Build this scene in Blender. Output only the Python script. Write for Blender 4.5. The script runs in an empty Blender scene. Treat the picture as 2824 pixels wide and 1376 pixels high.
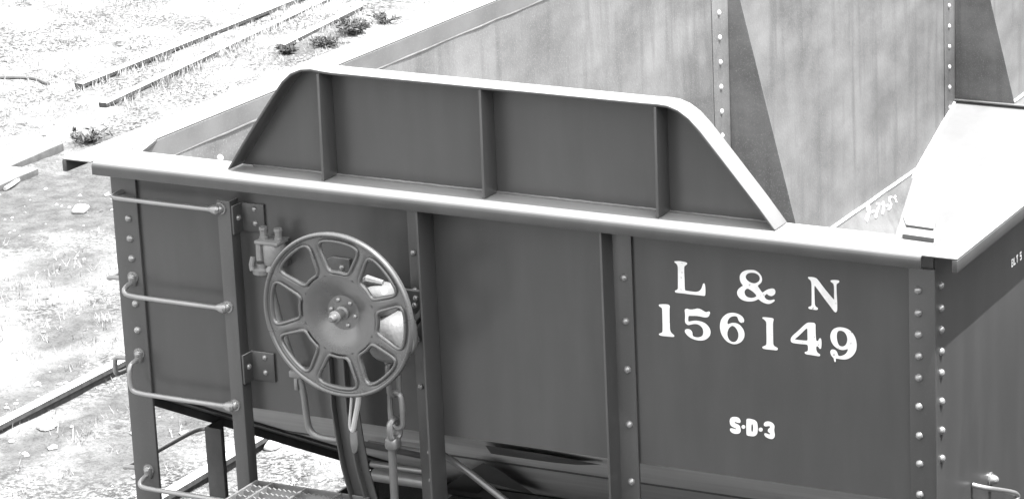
import bpy, bmesh, math, random
import numpy as np
from mathutils import Vector, Matrix, noise
random.seed(7)
R = math.radians
scene = bpy.context.scene
COL = scene.collection

# ------------------------------------------------------------------ camera
F_PX, PX, PY = 7905.816, 2826.03, 238.52          # focal length and principal point, photograph pixels
YAW, PITCH = R(19.896435), R(14.438032)
IW, IH = 2824, 1376
cy_, sy_, cp_, sp_ = math.cos(YAW), math.sin(YAW), math.cos(PITCH), math.sin(PITCH)
RIGHT = Vector((cy_, sy_, 0)); FWD = Vector((-sy_*cp_, cy_*cp_, -sp_)); UP = RIGHT.cross(FWD)
def ray(x, y): return RIGHT*((x-PX)/F_PX) - UP*((y-PY)/F_PX) + FWD
CAM = Vector((0, 0, 3.05)) - ray(314, 512)*9.85
cam = bpy.data.cameras.new('camera'); camo = bpy.data.objects.new('camera', cam); COL.objects.link(camo)
camo.matrix_world = Matrix((RIGHT, UP, -FWD)).transposed().to_4x4(); camo.location = CAM
cam.sensor_fit = 'HORIZONTAL'; cam.sensor_width = 36; cam.lens = F_PX/IW*36
cam.shift_x = -(PX-IW/2)/IW; cam.shift_y = (PY-IH/2)/IW
cam.clip_start = 0.1; cam.clip_end = 2000
scene.camera = camo
scene.render.resolution_x, scene.render.resolution_y = 1024, 498

# ------------------------------------------------------------------ sky, sun, exposure
SUN = Vector((0.376, 0.03, 1.0)).normalized()
w = bpy.data.worlds.new('World'); scene.world = w; w.use_nodes = True
nt = w.node_tree; bg = nt.nodes['Background']
sky = nt.nodes.new('ShaderNodeTexSky'); sky.sky_type = 'NISHITA'; sky.sun_disc = False
sky.sun_elevation = math.asin(SUN.z); sky.sun_rotation = math.atan2(SUN.x, SUN.y)
sky.air_density = 3.0; sky.dust_density = 3.0; sky.ozone_density = 1.0
bw = nt.nodes.new('ShaderNodeRGBToBW')
nt.links.new(sky.outputs[0], bw.inputs[0]); nt.links.new(bw.outputs[0], bg.inputs[0])
bg.inputs[1].default_value = 0.15
sl = bpy.data.lights.new('sun', 'SUN'); so = bpy.data.objects.new('sun', sl); COL.objects.link(so)
sl.energy = 3.0; sl.angle = R(0.53); sl.color = (1, 1, 1)
so.rotation_euler = SUN.to_track_quat('Z', 'Y').to_euler(); so.location = (8, 0, 20)
vs = scene.view_settings
vs.view_transform = 'Standard'; vs.look = 'None'; vs.gamma = 1; vs.use_curve_mapping = False
vs.exposure = 2.05

# ------------------------------------------------------------------ pixel helpers (a direction; the depth comes from a known plane)
def onplane(x, y, ax, val):
    d = ray(x, y); return CAM + d*((val-CAM[ax])/d[ax])
def ongen(x, y, n, p):
    d = ray(x, y); n = Vector(n); return CAM + d*((Vector(p)-CAM).dot(n)/d.dot(n))

# ------------------------------------------------------------------ materials
def mat(name, lo, hi, scale=3.0, rough=0.45, rough2=None, bump=0.0, bscale=60, stretch=(1, 1, 1), spec=0.5, metal=0.0,
        detail=6, p0=0.35, p1=0.65, streak=None, specks=None, bumpd=0.004, top_light=None):
    m = bpy.data.materials.new(name); m.use_nodes = True
    n = m.node_tree.nodes; l = m.node_tree.links; b = n['Principled BSDF']
    geo = n.new('ShaderNodeNewGeometry'); mp = n.new('ShaderNodeMapping'); l.new(geo.outputs['Position'], mp.inputs[0])
    mp.inputs['Scale'].default_value = stretch
    t = n.new('ShaderNodeTexNoise'); t.inputs['Scale'].default_value = scale; t.inputs['Detail'].default_value = detail
    t.inputs['Roughness'].default_value = 0.62
    l.new(mp.outputs[0], t.inputs['Vector'])
    r = n.new('ShaderNodeValToRGB'); l.new(t.outputs[0], r.inputs[0])
    r.color_ramp.elements[0].position = p0; r.color_ramp.elements[1].position = p1
    r.color_ramp.elements[0].color = (lo, lo, lo, 1); r.color_ramp.elements[1].color = (hi, hi, hi, 1)
    colr = r.outputs[0]
    def mixin(fac, val, colr):
        mx = n.new('ShaderNodeMix'); mx.data_type = 'RGBA'; l.new(fac, mx.inputs['Factor'])
        l.new(colr, mx.inputs[6]); mx.inputs[7].default_value = (val, val, val, 1); return mx.outputs[2]
    if streak:      # (stretch, scale, p0, p1, value)
        mp2 = n.new('ShaderNodeMapping'); l.new(geo.outputs['Position'], mp2.inputs[0]); mp2.inputs['Scale'].default_value = streak[0]
        t2 = n.new('ShaderNodeTexNoise'); t2.inputs['Scale'].default_value = streak[1]; t2.inputs['Detail'].default_value = 5
        l.new(mp2.outputs[0], t2.inputs['Vector'])
        mr = n.new('ShaderNodeMapRange'); mr.inputs[1].default_value = streak[2]; mr.inputs[2].default_value = streak[3]
        mr.inputs[4].default_value = streak[5] if len(streak) > 5 else 1.0
        l.new(t2.outputs[0], mr.inputs[0]); colr = mixin(mr.outputs[0], streak[4], colr)
    if specks:      # (scale, p0, p1, value)
        t3 = n.new('ShaderNodeTexNoise'); t3.inputs['Scale'].default_value = specks[0]; t3.inputs['Detail'].default_value = 3
        l.new(geo.outputs['Position'], t3.inputs['Vector'])
        mr = n.new('ShaderNodeMapRange'); mr.inputs[1].default_value = specks[1]; mr.inputs[2].default_value = specks[2]
        l.new(t3.outputs[0], mr.inputs[0]); colr = mixin(mr.outputs[0], specks[3], colr)
    if top_light:        # flat-lying faces painted paler, standing in for strong sun on the tops
        sp = n.new('ShaderNodeSeparateXYZ'); l.new(geo.outputs['True Normal'], sp.inputs[0])
        mr = n.new('ShaderNodeMapRange'); mr.inputs[1].default_value = .45; mr.inputs[2].default_value = .95; l.new(sp.outputs[2], mr.inputs[0])
        colr = mixin(mr.outputs[0], top_light, colr)
    l.new(colr, b.inputs['Base Color'])
    b.inputs['Metallic'].default_value = metal; b.inputs['Specular IOR Level'].default_value = spec
    if rough2 is None: b.inputs['Roughness'].default_value = rough
    else:
        mr = n.new('ShaderNodeMapRange'); l.new(t.outputs[0], mr.inputs[0]); mr.inputs[1].default_value = .1; mr.inputs[2].default_value = .9
        mr.inputs[3].default_value = rough; mr.inputs[4].default_value = rough2; l.new(mr.outputs[0], b.inputs['Roughness'])
    if bump:
        tb = n.new('ShaderNodeTexNoise'); tb.inputs['Scale'].default_value = bscale; tb.inputs['Detail'].default_value = 4
        l.new(geo.outputs['Position'], tb.inputs['Vector'])
        bp = n.new('ShaderNodeBump'); bp.inputs['Strength'].default_value = bump; bp.inputs['Distance'].default_value = bumpd
        l.new(tb.outputs[0], bp.inputs['Height']); l.new(bp.outputs[0], b.inputs['Normal'])
    return m
M = {}
M['paint'] = mat('car_paint', .040, .060, 1.6, .26, .36, top_light=.24, spec=.62, bump=.035, bscale=5, bumpd=.01, p0=.1, p1=.9,
                 streak=((7, 7, 1.1), 1.7, .42, .85, .080, .45), specks=(220, .62, .9, .10))
M['paint_dark'] = mat('underframe_paint', .035, .06, 8, .5, .7, bump=.3, bscale=80)
M['hardware'] = mat('painted_hardware', .15, .19, 8, .26, .34, metal=.4)
M['rung'] = mat('hand_worn_steel', .27, .33, 5, .26, .34, metal=.55)
M['valve'] = mat('valve_casting', .14, .18, 12, .35, .5, bump=.4, bscale=90)
M['web'] = mat('coping_web_steel', .10, .135, 5, .5, .65, detail=10, specks=(160, .56, .80, .16))
M['steel'] = mat('worn_hopper_steel', .070, .185, 2.4, .5, .65, stretch=(1, .7, 1.2), bump=.25, bscale=60, p0=.28, p1=.66,
                 streak=((11, 7, .75), 1.7, .50, .68, .08, .6), specks=(160, .56, .80, .24), detail=13)
M['lever'] = mat('bare_lever_steel', .45, .55, 10, .35, .45, metal=.3)
M['rivet'] = mat('worn_rivet_head', .23, .31, 30, .22, .3, metal=.5)
M['chute'] = mat('polished_chute_steel', .135, .185, 2.2, .45, .6, p0=.3, p1=.6, detail=10)
M['bead'] = mat('weld_bead_steel', .5, .62, 30, .4)
M['white'] = mat('white_lettering_paint', .55, .82, 7, .6, p0=.25, p1=.5, detail=9, specks=(70, .66, .72, .30))
M['chalk'] = mat('chalk_white', .78, .86, 40, .9)
M['rust'] = mat('rail_rust', .035, .075, 20, .7, .9, bump=.4, bscale=120)
M['railtop'] = mat('rail_head_steel', .40, .5, 30, .35, .5)
M['timber'] = mat('weathered_timber', .09, .19, 6, .8, .95, stretch=(8, .6, 4), bump=.6, bscale=50)
M['timber_side'] = mat('creosoted_timber', .05, .09, 10, .8, .95, bump=.6, bscale=60)
M['stone'] = mat('pale_stone', .45, .6, 12, .8, bump=.4, bscale=50)
M['pebble'] = mat('ballast_stone', .10, .50, 14, .9, detail=1, p0=.3, p1=.7)
M['grass'] = mat('dry_grass', .16, .46, 9, .8, detail=2)
M['weed'] = mat('weed_leaf', .03, .075, 18, .6)
M['cable'] = mat('old_cable', .08, .13, 10, .7)

def ground_mat():
    m = bpy.data.materials.new('dry_yard_ground'); m.use_nodes = True
    n = m.node_tree.nodes; l = m.node_tree.links; b = n['Principled BSDF']
    geo = n.new('ShaderNodeNewGeometry')
    def tex(scale, detail=6, rough=.6):
        t = n.new('ShaderNodeTexNoise'); t.inputs['Scale'].default_value = scale; t.inputs['Detail'].default_value = detail
        t.inputs['Roughness'].default_value = rough; l.new(geo.outputs['Position'], t.inputs['Vector']); return t.outputs[0]
    def rng(v, a, c, d=0., e=1.):
        mr = n.new('ShaderNodeMapRange'); l.new(v, mr.inputs[0])
        for i, q in ((1, a), (2, c), (3, d), (4, e)): mr.inputs[i].default_value = q
        return mr.outputs[0]
    def math_(op, a, c):
        q = n.new('ShaderNodeMath'); q.operation = op
        for i, v in ((0, a), (1, c)):
            if isinstance(v, (int, float)): q.inputs[i].default_value = v
            else: l.new(v, q.inputs[i])
        return q.outputs[0]
    def blob(cx, cyy, rx, ry, ang, soft=.35):
        mp = n.new('ShaderNodeMapping'); mp.vector_type = 'TEXTURE'; l.new(geo.outputs['Position'], mp.inputs[0])
        mp.inputs['Location'].default_value = (cx, cyy, 0); mp.inputs['Rotation'].default_value = (0, 0, R(ang)); mp.inputs['Scale'].default_value = (rx, ry, 1000)
        ln = n.new('ShaderNodeVectorMath'); ln.operation = 'LENGTH'; l.new(mp.outputs[0], ln.inputs[0])
        wob = math_('ADD', ln.outputs['Value'], rng(tex(2.2, 5), .25, .75, -.35, .35))
        return rng(wob, 1.0, 1.0-soft, 0., 1.)
    base = rng(tex(1.3, 9, .7), .34, .62, .145, .31)
    fine = rng(tex(34, 5, .75), .45, .54, .18, 1.0)
    clump = rng(tex(1.1, 7, .68), .42, .60, .0, 1.0)
    fine = math_('MAXIMUM', fine, clump)
    fine = math_('MULTIPLY', fine, rng(tex(75, 3, .6), .34, .44, .35, 1.0))
    fine = math_('MULTIPLY', fine, rng(tex(6, 4, .6), .30, .40, .55, 1.0))          # dark crumbs between the dry stalks
    col = math_('MULTIPLY', base, fine)
    dirt = blob(-7.0, 8.45, .95, 1.35, 20)
    for a in ((-6.0, 7.0, .5, .8, 30), (-4.75, 5.2, .32, 1.2, 12), (-3.6, 4.8, .45, 1.5, 5), (-3.55, 8.0, .3, 2.2, 0), (-4.1, 4.9, .32, 2.2, 0), (-5.1, 6.0, .5, .9, 20), (-8.0, 13.0, .28, 1.0, 5), (-7.8, 9.75, .3, .4, 0), (-8.55, 12.2, .18, 1.6, 8)):
        dirt = math_('MAXIMUM', dirt, blob(*a, soft=.8))
    dcol = math_('MULTIPLY', rng(tex(9, 6),   .3, .7, .065, .13), rng(tex(60, 3), .3, .5, .6, 1.0))
    mx = n.new('ShaderNodeMix'); mx.data_type = 'FLOAT'; l.new(dirt, mx.inputs[0]); l.new(col, mx.inputs[2]); l.new(dcol, mx.inputs[3])
    # unseen ground darkened like cinder ballast, added to cut bounce light on the car
    sx = n.new('ShaderNodeSeparateXYZ'); l.new(geo.outputs['Position'], sx.inputs[0])
    unseen_side = rng(sx.outputs[0], -1.7, -1.2)
    unseen_col = rng(tex(22, 4), .3, .7, .035, .09)
    mx2 = n.new('ShaderNodeMix'); mx2.data_type = 'FLOAT'; l.new(unseen_side, mx2.inputs[0]); l.new(mx.outputs[0], mx2.inputs[2]); l.new(unseen_col, mx2.inputs[3]); mx = mx2
    l.new(mx.outputs[0], b.inputs['Base Color']); b.inputs['Roughness'].default_value = .95; b.inputs['Specular IOR Level'].default_value = .1
    bp = n.new('ShaderNodeBump'); bp.inputs['Strength'].default_value = .9; bp.inputs['Distance'].default_value = .02
    l.new(tex(30, 6), bp.inputs['Height']); l.new(bp.outputs[0], b.inputs['Normal'])
    return m
M['ground'] = ground_mat()

# ------------------------------------------------------------------ mesh helpers
class MB:
    def __init__(s): s.v = []; s.f = []; s.m = []
    def add(s, v, f, mi=0):
        o = len(s.v); s.v += [tuple(p) for p in v]; s.f += [tuple(i+o for i in q) for q in f]; s.m += [mi]*len(f); return s
    def box(s, x0, x1, y0, y1, z0, z1, mi=0):
        v = [(x, y, z) for z in (z0, z1) for y in (y0, y1) for x in (x0, x1)]
        return s.add(v, [(0, 2, 3, 1), (4, 5, 7, 6), (0, 1, 5, 4), (2, 6, 7, 3), (0, 4, 6, 2), (1, 3, 7, 5)], mi)
    def prism(s, poly, ax, a, b, mi=0):
        """poly: 2-D points in the other two axes (in axis order), extruded along ax from a to b"""
        def P(p, t):
            q = list(p); q.insert(ax, t); return q
        n = len(poly); v = [P(p, a) for p in poly]+[P(p, b) for p in poly]
        f = [tuple(range(n)), tuple(range(2*n-1, n-1, -1))]+[(i, i+n, (i+1) % n+n, (i+1) % n) for i in range(n)]
        return s.add(v, f, mi)
    def tube(s, pts, r, n=10, mi=0, cap=True):
        pts = [Vector(p) for p in pts]; rs = r if isinstance(r, (list, tuple)) else [r]*len(pts)
        T = []
        for i in range(len(pts)):
            a = pts[max(i-1, 0)]; b = pts[min(i+1, len(pts)-1)]; T.append((b-a).normalized())
        u = T[0].orthogonal().normalized(); v = []
        for i, p in enumerate(pts):
            u = (u-T[i]*u.dot(T[i])).normalized(); w_ = T[i].cross(u)
            v += [p+(u*math.cos(2*math.pi*k/n)+w_*math.sin(2*math.pi*k/n))*rs[i] for k in range(n)]
        f = [(i*n+k, i*n+(k+1) % n, (i+1)*n+(k+1) % n, (i+1)*n+k) for i in range(len(pts)-1) for k in range(n)]
        if cap: f += [tuple(range(n-1, -1, -1)), tuple(range((len(pts)-1)*n, len(pts)*n))]
        return s.add(v, f, mi)
    def lathe(s, prof, c, axis, n=20, mi=0):
        """prof: (radius, height along axis)"""
        axis = Vector(axis).normalized(); u = axis.orthogonal().normalized(); w_ = axis.cross(u); c = Vector(c); v = []
        for r_, h in prof:
            v += [c+axis*h+(u*math.cos(2*math.pi*k/n)+w_*math.sin(2*math.pi*k/n))*max(r_, 1e-4) for k in range(n)]
        f = [(i*n+k, i*n+(k+1) % n, (i+1)*n+(k+1) % n, (i+1)*n+k) for i in range(len(prof)-1) for k in range(n)]
        f += [tuple(range(n-1, -1, -1)), tuple(range((len(prof)-1)*n, len(prof)*n))]
        return s.add(v, f, mi)
    def mesh(s, name, mats, bevel=0, smooth=False, seg=2):
        me = bpy.data.meshes.new(name); me.from_pydata(s.v, [], s.f)
        for m_ in (mats if isinstance(mats, (list, tuple)) else [mats]): me.materials.append(m_)
        me.polygons.foreach_set('material_index', s.m)
        bm = bmesh.new(); bm.from_mesh(me); bmesh.ops.recalc_face_normals(bm, faces=bm.faces)
        if bevel:
            es = [e for e in bm.edges if len(e.link_faces) == 2 and e.calc_face_angle(0) > R(30)]
            bmesh.ops.bevel(bm, geom=es, offset=bevel, segments=seg, profile=.5, affect='EDGES', clamp_overlap=True)
        bm.to_mesh(me); bm.free()
        if smooth or bevel:
            me.polygons.foreach_set('use_smooth', [True]*len(me.polygons)); me.set_sharp_from_angle(angle=R(38))
        return me
def obj(name, me, parent=None, loc=None):
    o = bpy.data.objects.new(name, me); COL.objects.link(o)
    if parent:
        o.parent = parent; o.location = loc if loc is not None else (-parent.location if parent.parent is None and parent.type == 'EMPTY' else (0, 0, 0))
    elif loc is not None: o.location = loc
    return o
def empty(name, loc, label, cat, group=None):
    o = bpy.data.objects.new(name, None); COL.objects.link(o); o.location = loc; o.empty_display_size = .2
    o['label'] = label; o['category'] = cat
    if group: o['group'] = group
    return o
def tag(o, label, cat, group=None):
    o['label'] = label; o['category'] = cat
    if group: o['group'] = group
    return o
def chaikin(p, it=2, closed=True):
    for _ in range(it):
        q = []; n = len(p)
        for i in range(n if closed else n-1):
            a, b = p[i], p[(i+1) % n]
            q += [tuple(.75*x+.25*y for x, y in zip(a, b)), tuple(.25*x+.75*y for x, y in zip(a, b))]
        p = q if closed else [p[0]]+q+[p[-1]]
    return p

# ================================================================== GROUND
def ground_h(x, y):
    h = -.075+.03*(noise.noise((x*.45, y*.45, 3.1)))+.016*noise.noise((x*2.1, y*2.1, 9.))+.008*noise.noise((x*6, y*6, 1.))
    t = min(max((x+1.3)/.8, 0), 1)*min(max((4.5-x)/.8, 0), 1); t = t*t*(3-2*t)
    return h*(1-t)+(-.24+.02*noise.noise((x*3, y*3, 0)))*t
def build_ground():
    def axis(a, b, st, far):
        inner = list(np.arange(a, b+1e-6, st)); out = []; d = st; p = a
        while p > -far: d *= 1.5; p -= d; out.append(p)
        out = out[::-1]+inner; d = st; p = inner[-1]
        while p < far: d *= 1.5; p += d; out.append(p)
        return out
    xs = axis(-14.5, -2.2, .06, 500); ys = axis(2.5, 19, .06, 500)
    v = [(x, y, ground_h(x, y)) for y in ys for x in xs]; nx = len(xs)
    f = [(j*nx+i, j*nx+i+1, (j+1)*nx+i+1, (j+1)*nx+i) for j in range(len(ys)-1) for i in range(nx-1)]
    me = bpy.data.meshes.new('ground'); me.from_pydata(v, [], f); me.materials.append(M['ground'])
    me.polygons.foreach_set('use_smooth', [True]*len(f))
    o = obj('ground', me); o['kind'] = 'structure'
build_ground()

# ------------------------------------------------------------------ tracks
RAIL_PROF = [(-.065, -.165), (.065, -.165), (.065, -.153), (.012, -.138), (.009, -.05), (.034, -.036), (.036, -.006), (.028, 0), (-.028, 0),
             (-.036, -.006), (-.034, -.036), (-.009, -.05), (-.012, -.138), (-.065, -.153)]
def rail_mesh(name, L):
    b = MB(); b.prism([(x, z) for x, z in RAIL_PROF], 1, 0, L)
    n = len(RAIL_PROF); b.m = [0]*len(b.f)
    for i in range(n):
        if abs(RAIL_PROF[i][1]) < .007 and abs(RAIL_PROF[(i+1) % n][1]) < .007: b.m[2+i] = 1
    return b.mesh(name, [M['rust'], M['railtop']])
def track(xc, y0, L, label, tie_z):
    t = empty('railway_track', (xc, y0, 0), label, 'railway track')
    rm = rail_mesh('rail', L)
    for s in (-1, 1): obj('rail', rm, t, (s*.7525, 0, 0))
    tb = MB().box(-1.3, 1.3, -.11, .11, -.34, -.167).mesh('tie', M['timber_side'], .01)
    for i in range(int(L/.55)): obj('tie', tb, t, (random.uniform(-.03, .03), .3+i*.55, tie_z))
    return t
track(1.516, -8, 36, 'railway track with wooden ties under the hopper car', 0)
track(-3.655, -6, 44, 'railway track sunk into bright dry ground beside the hopper car', -.012)

# old rails lying beyond, half buried
def old_rail(a, b, label, dz=-.018):
    a = Vector(a); b = Vector(b); L = (b-a).length
    o = obj('old_rail', rail_mesh('old_rail', L), None, (a.x, a.y, dz)); o.rotation_euler = (0, 0, math.atan2(b.y-a.y, b.x-a.x)-math.pi/2)
    o.rotation_euler[0] = 0
    tag(o, label, 'rail', 'old rails lying in the weeds')
old_rail((-8.93, 11.0, 0), (-9.32, 19.0, 0), 'half buried old rail farthest from the hopper car, ending in the dry grass')
old_rail((-8.39, 10.6, 0), (-9.16, 17.0, 0), 'half buried old rail slanting towards the farther one, broken up by grass', -.034)
old_rail((-8.16, 12.74, 0), (-8.36, 14.3, 0), 'short piece of old rail lying beside dark weed clumps', -.02)

# ================================================================== HOPPER CAR
X1 = 3.032; XC = 1.516; LEN = 12.6; ZT = 3.165; ZB = 2.305
car = empty('hopper_car', (XC, 6.0, 0), 'dark painted open top hopper car lettered L & N 156149 with brake wheel on its end', 'hopper car')
P_ = M['paint']
def part(name, mb, m=None, bevel=.003, smooth=False, parent=car, seg=2):
    return obj(name, mb.mesh(name, m or P_, bevel, smooth, seg), parent)

# --- end sheet
end = part('end_sheet', MB().box(.004, X1-.004, 0, .008, ZB, 3.15), bevel=0)
# slight waviness comes from the bump; a lap strip where the sheets join
# --- rivets: shared dome meshes
def dome(r, h, n=14):
    b = MB(); pr = []
    for k in range(7):
        a = math.pi/2*k/6; pr.append((r*math.cos(a), h*math.sin(a)))
    b.lathe([(r, -.004)]+pr, (0, 0, 0), (0, -1, 0), n); return b
RIV = dome(.0135, .0125).mesh('rivet', M['rivet'], 0, True)
RIVS = dome(.011, .009).mesh('rivet_small', M['rivet'], 0, True)
BOLT = (lambda b: b.mesh('bolt', M['rivet'], 0, True))(dome(.0165, .020).lathe([(.021, -.002), (.021, .004)], (0, 0, 0), (0, -1, 0), 14))
WRIV = dome(.0135, .011).mesh('rivet', M['bead'], 0, True)
def rivet(p, parent, me=RIV, face='-y', name='rivet'):
    o = obj(name, me, parent, Vector(p))
    if face == '+x': o.rotation_euler = (0, 0, math.pi/2)
    elif face == '-x': o.rotation_euler = (0, 0, -math.pi/2)
    o.rotation_euler.rotate_axis('Y', random.uniform(0, 6.28))
    return o
RZ = [3.016, 2.942, 2.871, 2.80, 2.729, 2.634, 2.537, 2.443]

# --- corner angles
cl = part('corner_angle', MB().prism([(-.004, -.012), (.098, -.012), (.098, -.0005), (.003, -.0005), (.003, .10), (-.004, .10)], 2, .95, 3.118))
for z in (2.942, 2.870, 2.798, 2.634, 2.538): rivet((.060, -.012, z), cl)
for z in RZ: rivet((-.004, .05, z), cl, face='-x')
cr = part('corner_angle', MB().box(2.950, X1+.006, -.012, -.0005, 2.05, 3.086))
for z in RZ: rivet((2.982, -.012, z), cr)
for z in (2.34, 2.22): rivet((2.982, -.012, z), cr)

# --- side sheets: follow the slope sheet at the bottom
TS = .56
def side_poly(e=0):   # (y, z)
    return [(.008+e, ZT-.0064), (.008+e, ZB-.005), (1.45, ZB-.005-TS*1.45), (1.45, 1.147), (LEN-1.45, 1.147), (LEN-1.45, ZB-TS*1.45), (LEN-.008, ZB), (LEN-.008, ZT-.0064)]
sl_ = obj('side_sheet', MB().prism(side_poly(), 0, .006, .03).mesh('side_sheet', [P_, M['steel']]), car)
sr_ = obj('side_sheet', MB().prism(side_poly(), 0, X1-.03, X1-.001).mesh('side_sheet', [P_, M['steel']]), car)
for o, xin in ((sl_, .03), (sr_, X1-.03)):
    for p in o.data.polygons:
        if abs(p.normal.x) > .9 and abs(p.center.x-xin) < .005: p.material_index = 1
for z in RZ[:]: rivet((X1-.001, .052, z), sr_, face='+x')
# weld beads on the inside of the far side
def bead(a, b, r, parent, m=M['bead'], n=40, wob=.0015):
    a = Vector(a); b = Vector(b)
    pts = [a.lerp(b, i/n)+Vector((random.uniform(-wob, wob), 0, random.uniform(-wob, wob))) for i in range(n+1)]
    return obj('weld_bead', MB().tube(pts, r, 6).mesh('weld_bead', m, 0, True), parent)
bead((.031, .06, 3.083), (.031, 12.4, 3.083), .004, sl_, M['steel'], 90, .002)
bead((.032, 1.5, 1.15), (.032, 12.0, 1.15), .010, sl_, M['bead'], 90, .0015)
_q = onplane(607, 437, 0, .034); rivet(_q, sl_, WRIV, '+x', 'bolt')
# upper inner lining plate under the coping (slightly proud)
obj('coping_web', MB().box(.0302, .0325, .02, LEN-.02, 3.083, ZT-.0064).mesh('coping_web', M['web']), sl_)

# --- coping
def coping_prof(sgn):
    a = [(.057, ZT), (-.088, ZT)]
    for k in range(1, 7):
        t = math.pi/2*k/6; a.append((-.088-.022*math.sin(t), ZT-.022+.022*math.cos(t)))
    return a+[(-.110, ZT-.047), (-.098, ZT-.047), (-.098, ZT-.020), (-.086, ZT-.012), (.057, ZT-.012)]
ec = part('end_coping', MB().prism(coping_prof(1), 0, 0, X1), bevel=.0025)
ECm = ec.data
def side_coping(flip):
    b = MB(); f = (lambda x: X1-x) if flip else (lambda x: x)
    def fx(poly): return [(f(x), y) for x, y in poly]
    b.prism(fx([(-.119, -.110), (-.0008, -.110), (-.0008, .0575), (.029, .0575), (.029, LEN), (-.119, LEN)]), 2, ZT-.006, ZT)
    b.prism(fx([(-.119, -.1102), (-.101, -.1102), (-.101, LEN), (-.119, LEN)]), 2, ZT-.046, ZT-.0062)
    return part('side_coping', b, bevel=.003)
side_coping(False); side_coping(True)
part('corner_gusset', MB().prism([(.030, .058), (.080, .058), (.030, .215)], 2, ZT-.014, ZT-.002), bevel=.002)
part('corner_gusset', MB().prism([(X1-.030, .058), (X1-.115, .058), (X1-.030, .23)], 2, ZT-.014, ZT-.002), bevel=.002)
# stacked repair plates at the near right corner
part('repair_plate', MB().prism([(2.918, .022), (3.026, .014), (2.952, .215), (2.925, .25), (2.885, .14)], 2, ZT+.0006, ZT+.016), bevel=.001)
part('repair_plate', MB().prism([(2.902, .090), (2.998, .082), (2.945, .225), (2.915, .24), (2.862, .165)], 2, ZT+.0166, ZT+.025), bevel=.001)

# --- visor (end extension plate)
def vis_curve(s, inset=0):
    """outline from left foot over the top to the right foot in (x, z)"""
    c = [(.505, 3.167), (.625, 3.333), (.750, 3.492)]
    L_ = [(.505, 3.167), (.565, 3.250), (.625, 3.333), (.690, 3.420), (.742, 3.486), (.775, 3.515), (.812, 3.531), (.850, 3.536), (.890, 3.532), (.93, 3.530)]
    R_ = [(2.07, 3.530), (2.115, 3.531), (2.150, 3.529), (2.185, 3.518), (2.218, 3.497), (2.255, 3.461), (2.320, 3.386), (2.385, 3.310), (2.445, 3.240), (2.508, 3.167)]
    return L_+[(1.3, 3.530), (1.7, 3.530)]+R_
VC = vis_curve(0)
vis = part('visor_plate', MB().prism(VC, 1, .036, .046), bevel=0)
def offset_poly(pts, d):
    out = []
    for i, p in enumerate(pts):
        a = Vector(pts[max(i-1, 0)]); b = Vector(pts[min(i+1, len(pts)-1)]); t = (b-a).normalized(); nrm = Vector((-t.y, t.x))
        out.append(tuple(Vector(p)+nrm*d))
    return out
V0 = offset_poly(VC, .0005); V1 = offset_poly(VC, .0095); V1[0] = (V1[0][0], 3.168); V1[-1] = (V1[-1][0], 3.168)
part('visor_flange', MB().prism(V0+V1[::-1], 1, -.042, .050), bevel=.0025, parent=vis)
for x in (.874, 1.480, 2.107):
    part('stiffener', MB().prism([(.0355, 3.1665), (-.047, 3.1665), (-.045, 3.20), (-.039, 3.5285), (.0355, 3.5285)], 0, x-.005, x+.005), bevel=.002, parent=vis)
bead((.55, .034, 3.166), (2.47, .034, 3.166), .006, vis, M['hardware'], 160, .0008)

# --- end stakes
def stake(x, flange, depth, z0):
    b = MB()
    if flange > 0: poly = [(x, -depth), (x+.009, -depth), (x+.009, -.011), (x+flange, -.011), (x+flange, -.0006), (x, -.0006)]
    else: poly = [(x+.009, -depth), (x, -depth), (x, -.011), (x+flange, -.011), (x+flange, -.0006), (x+.009, -.0006)]
    b.prism(poly, 2, z0, 3.117); return part('end_stake', b, bevel=.0025)
st1 = stake(1.250, -.085, .095, 1.30)
for z in (2.941, 2.81, 2.64, 2.471): rivet((1.183, -.011, z), st1, RIVS)
for z in (2.24, 2.14): rivet((1.205, -.011, z), st1, RIVS)
st2 = stake(1.915, .076, .082, 1.30)
for z in (2.942, 2.794, 2.629, 2.440, 2.24, 2.05): rivet((1.962, -.011, z), st2)

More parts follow.
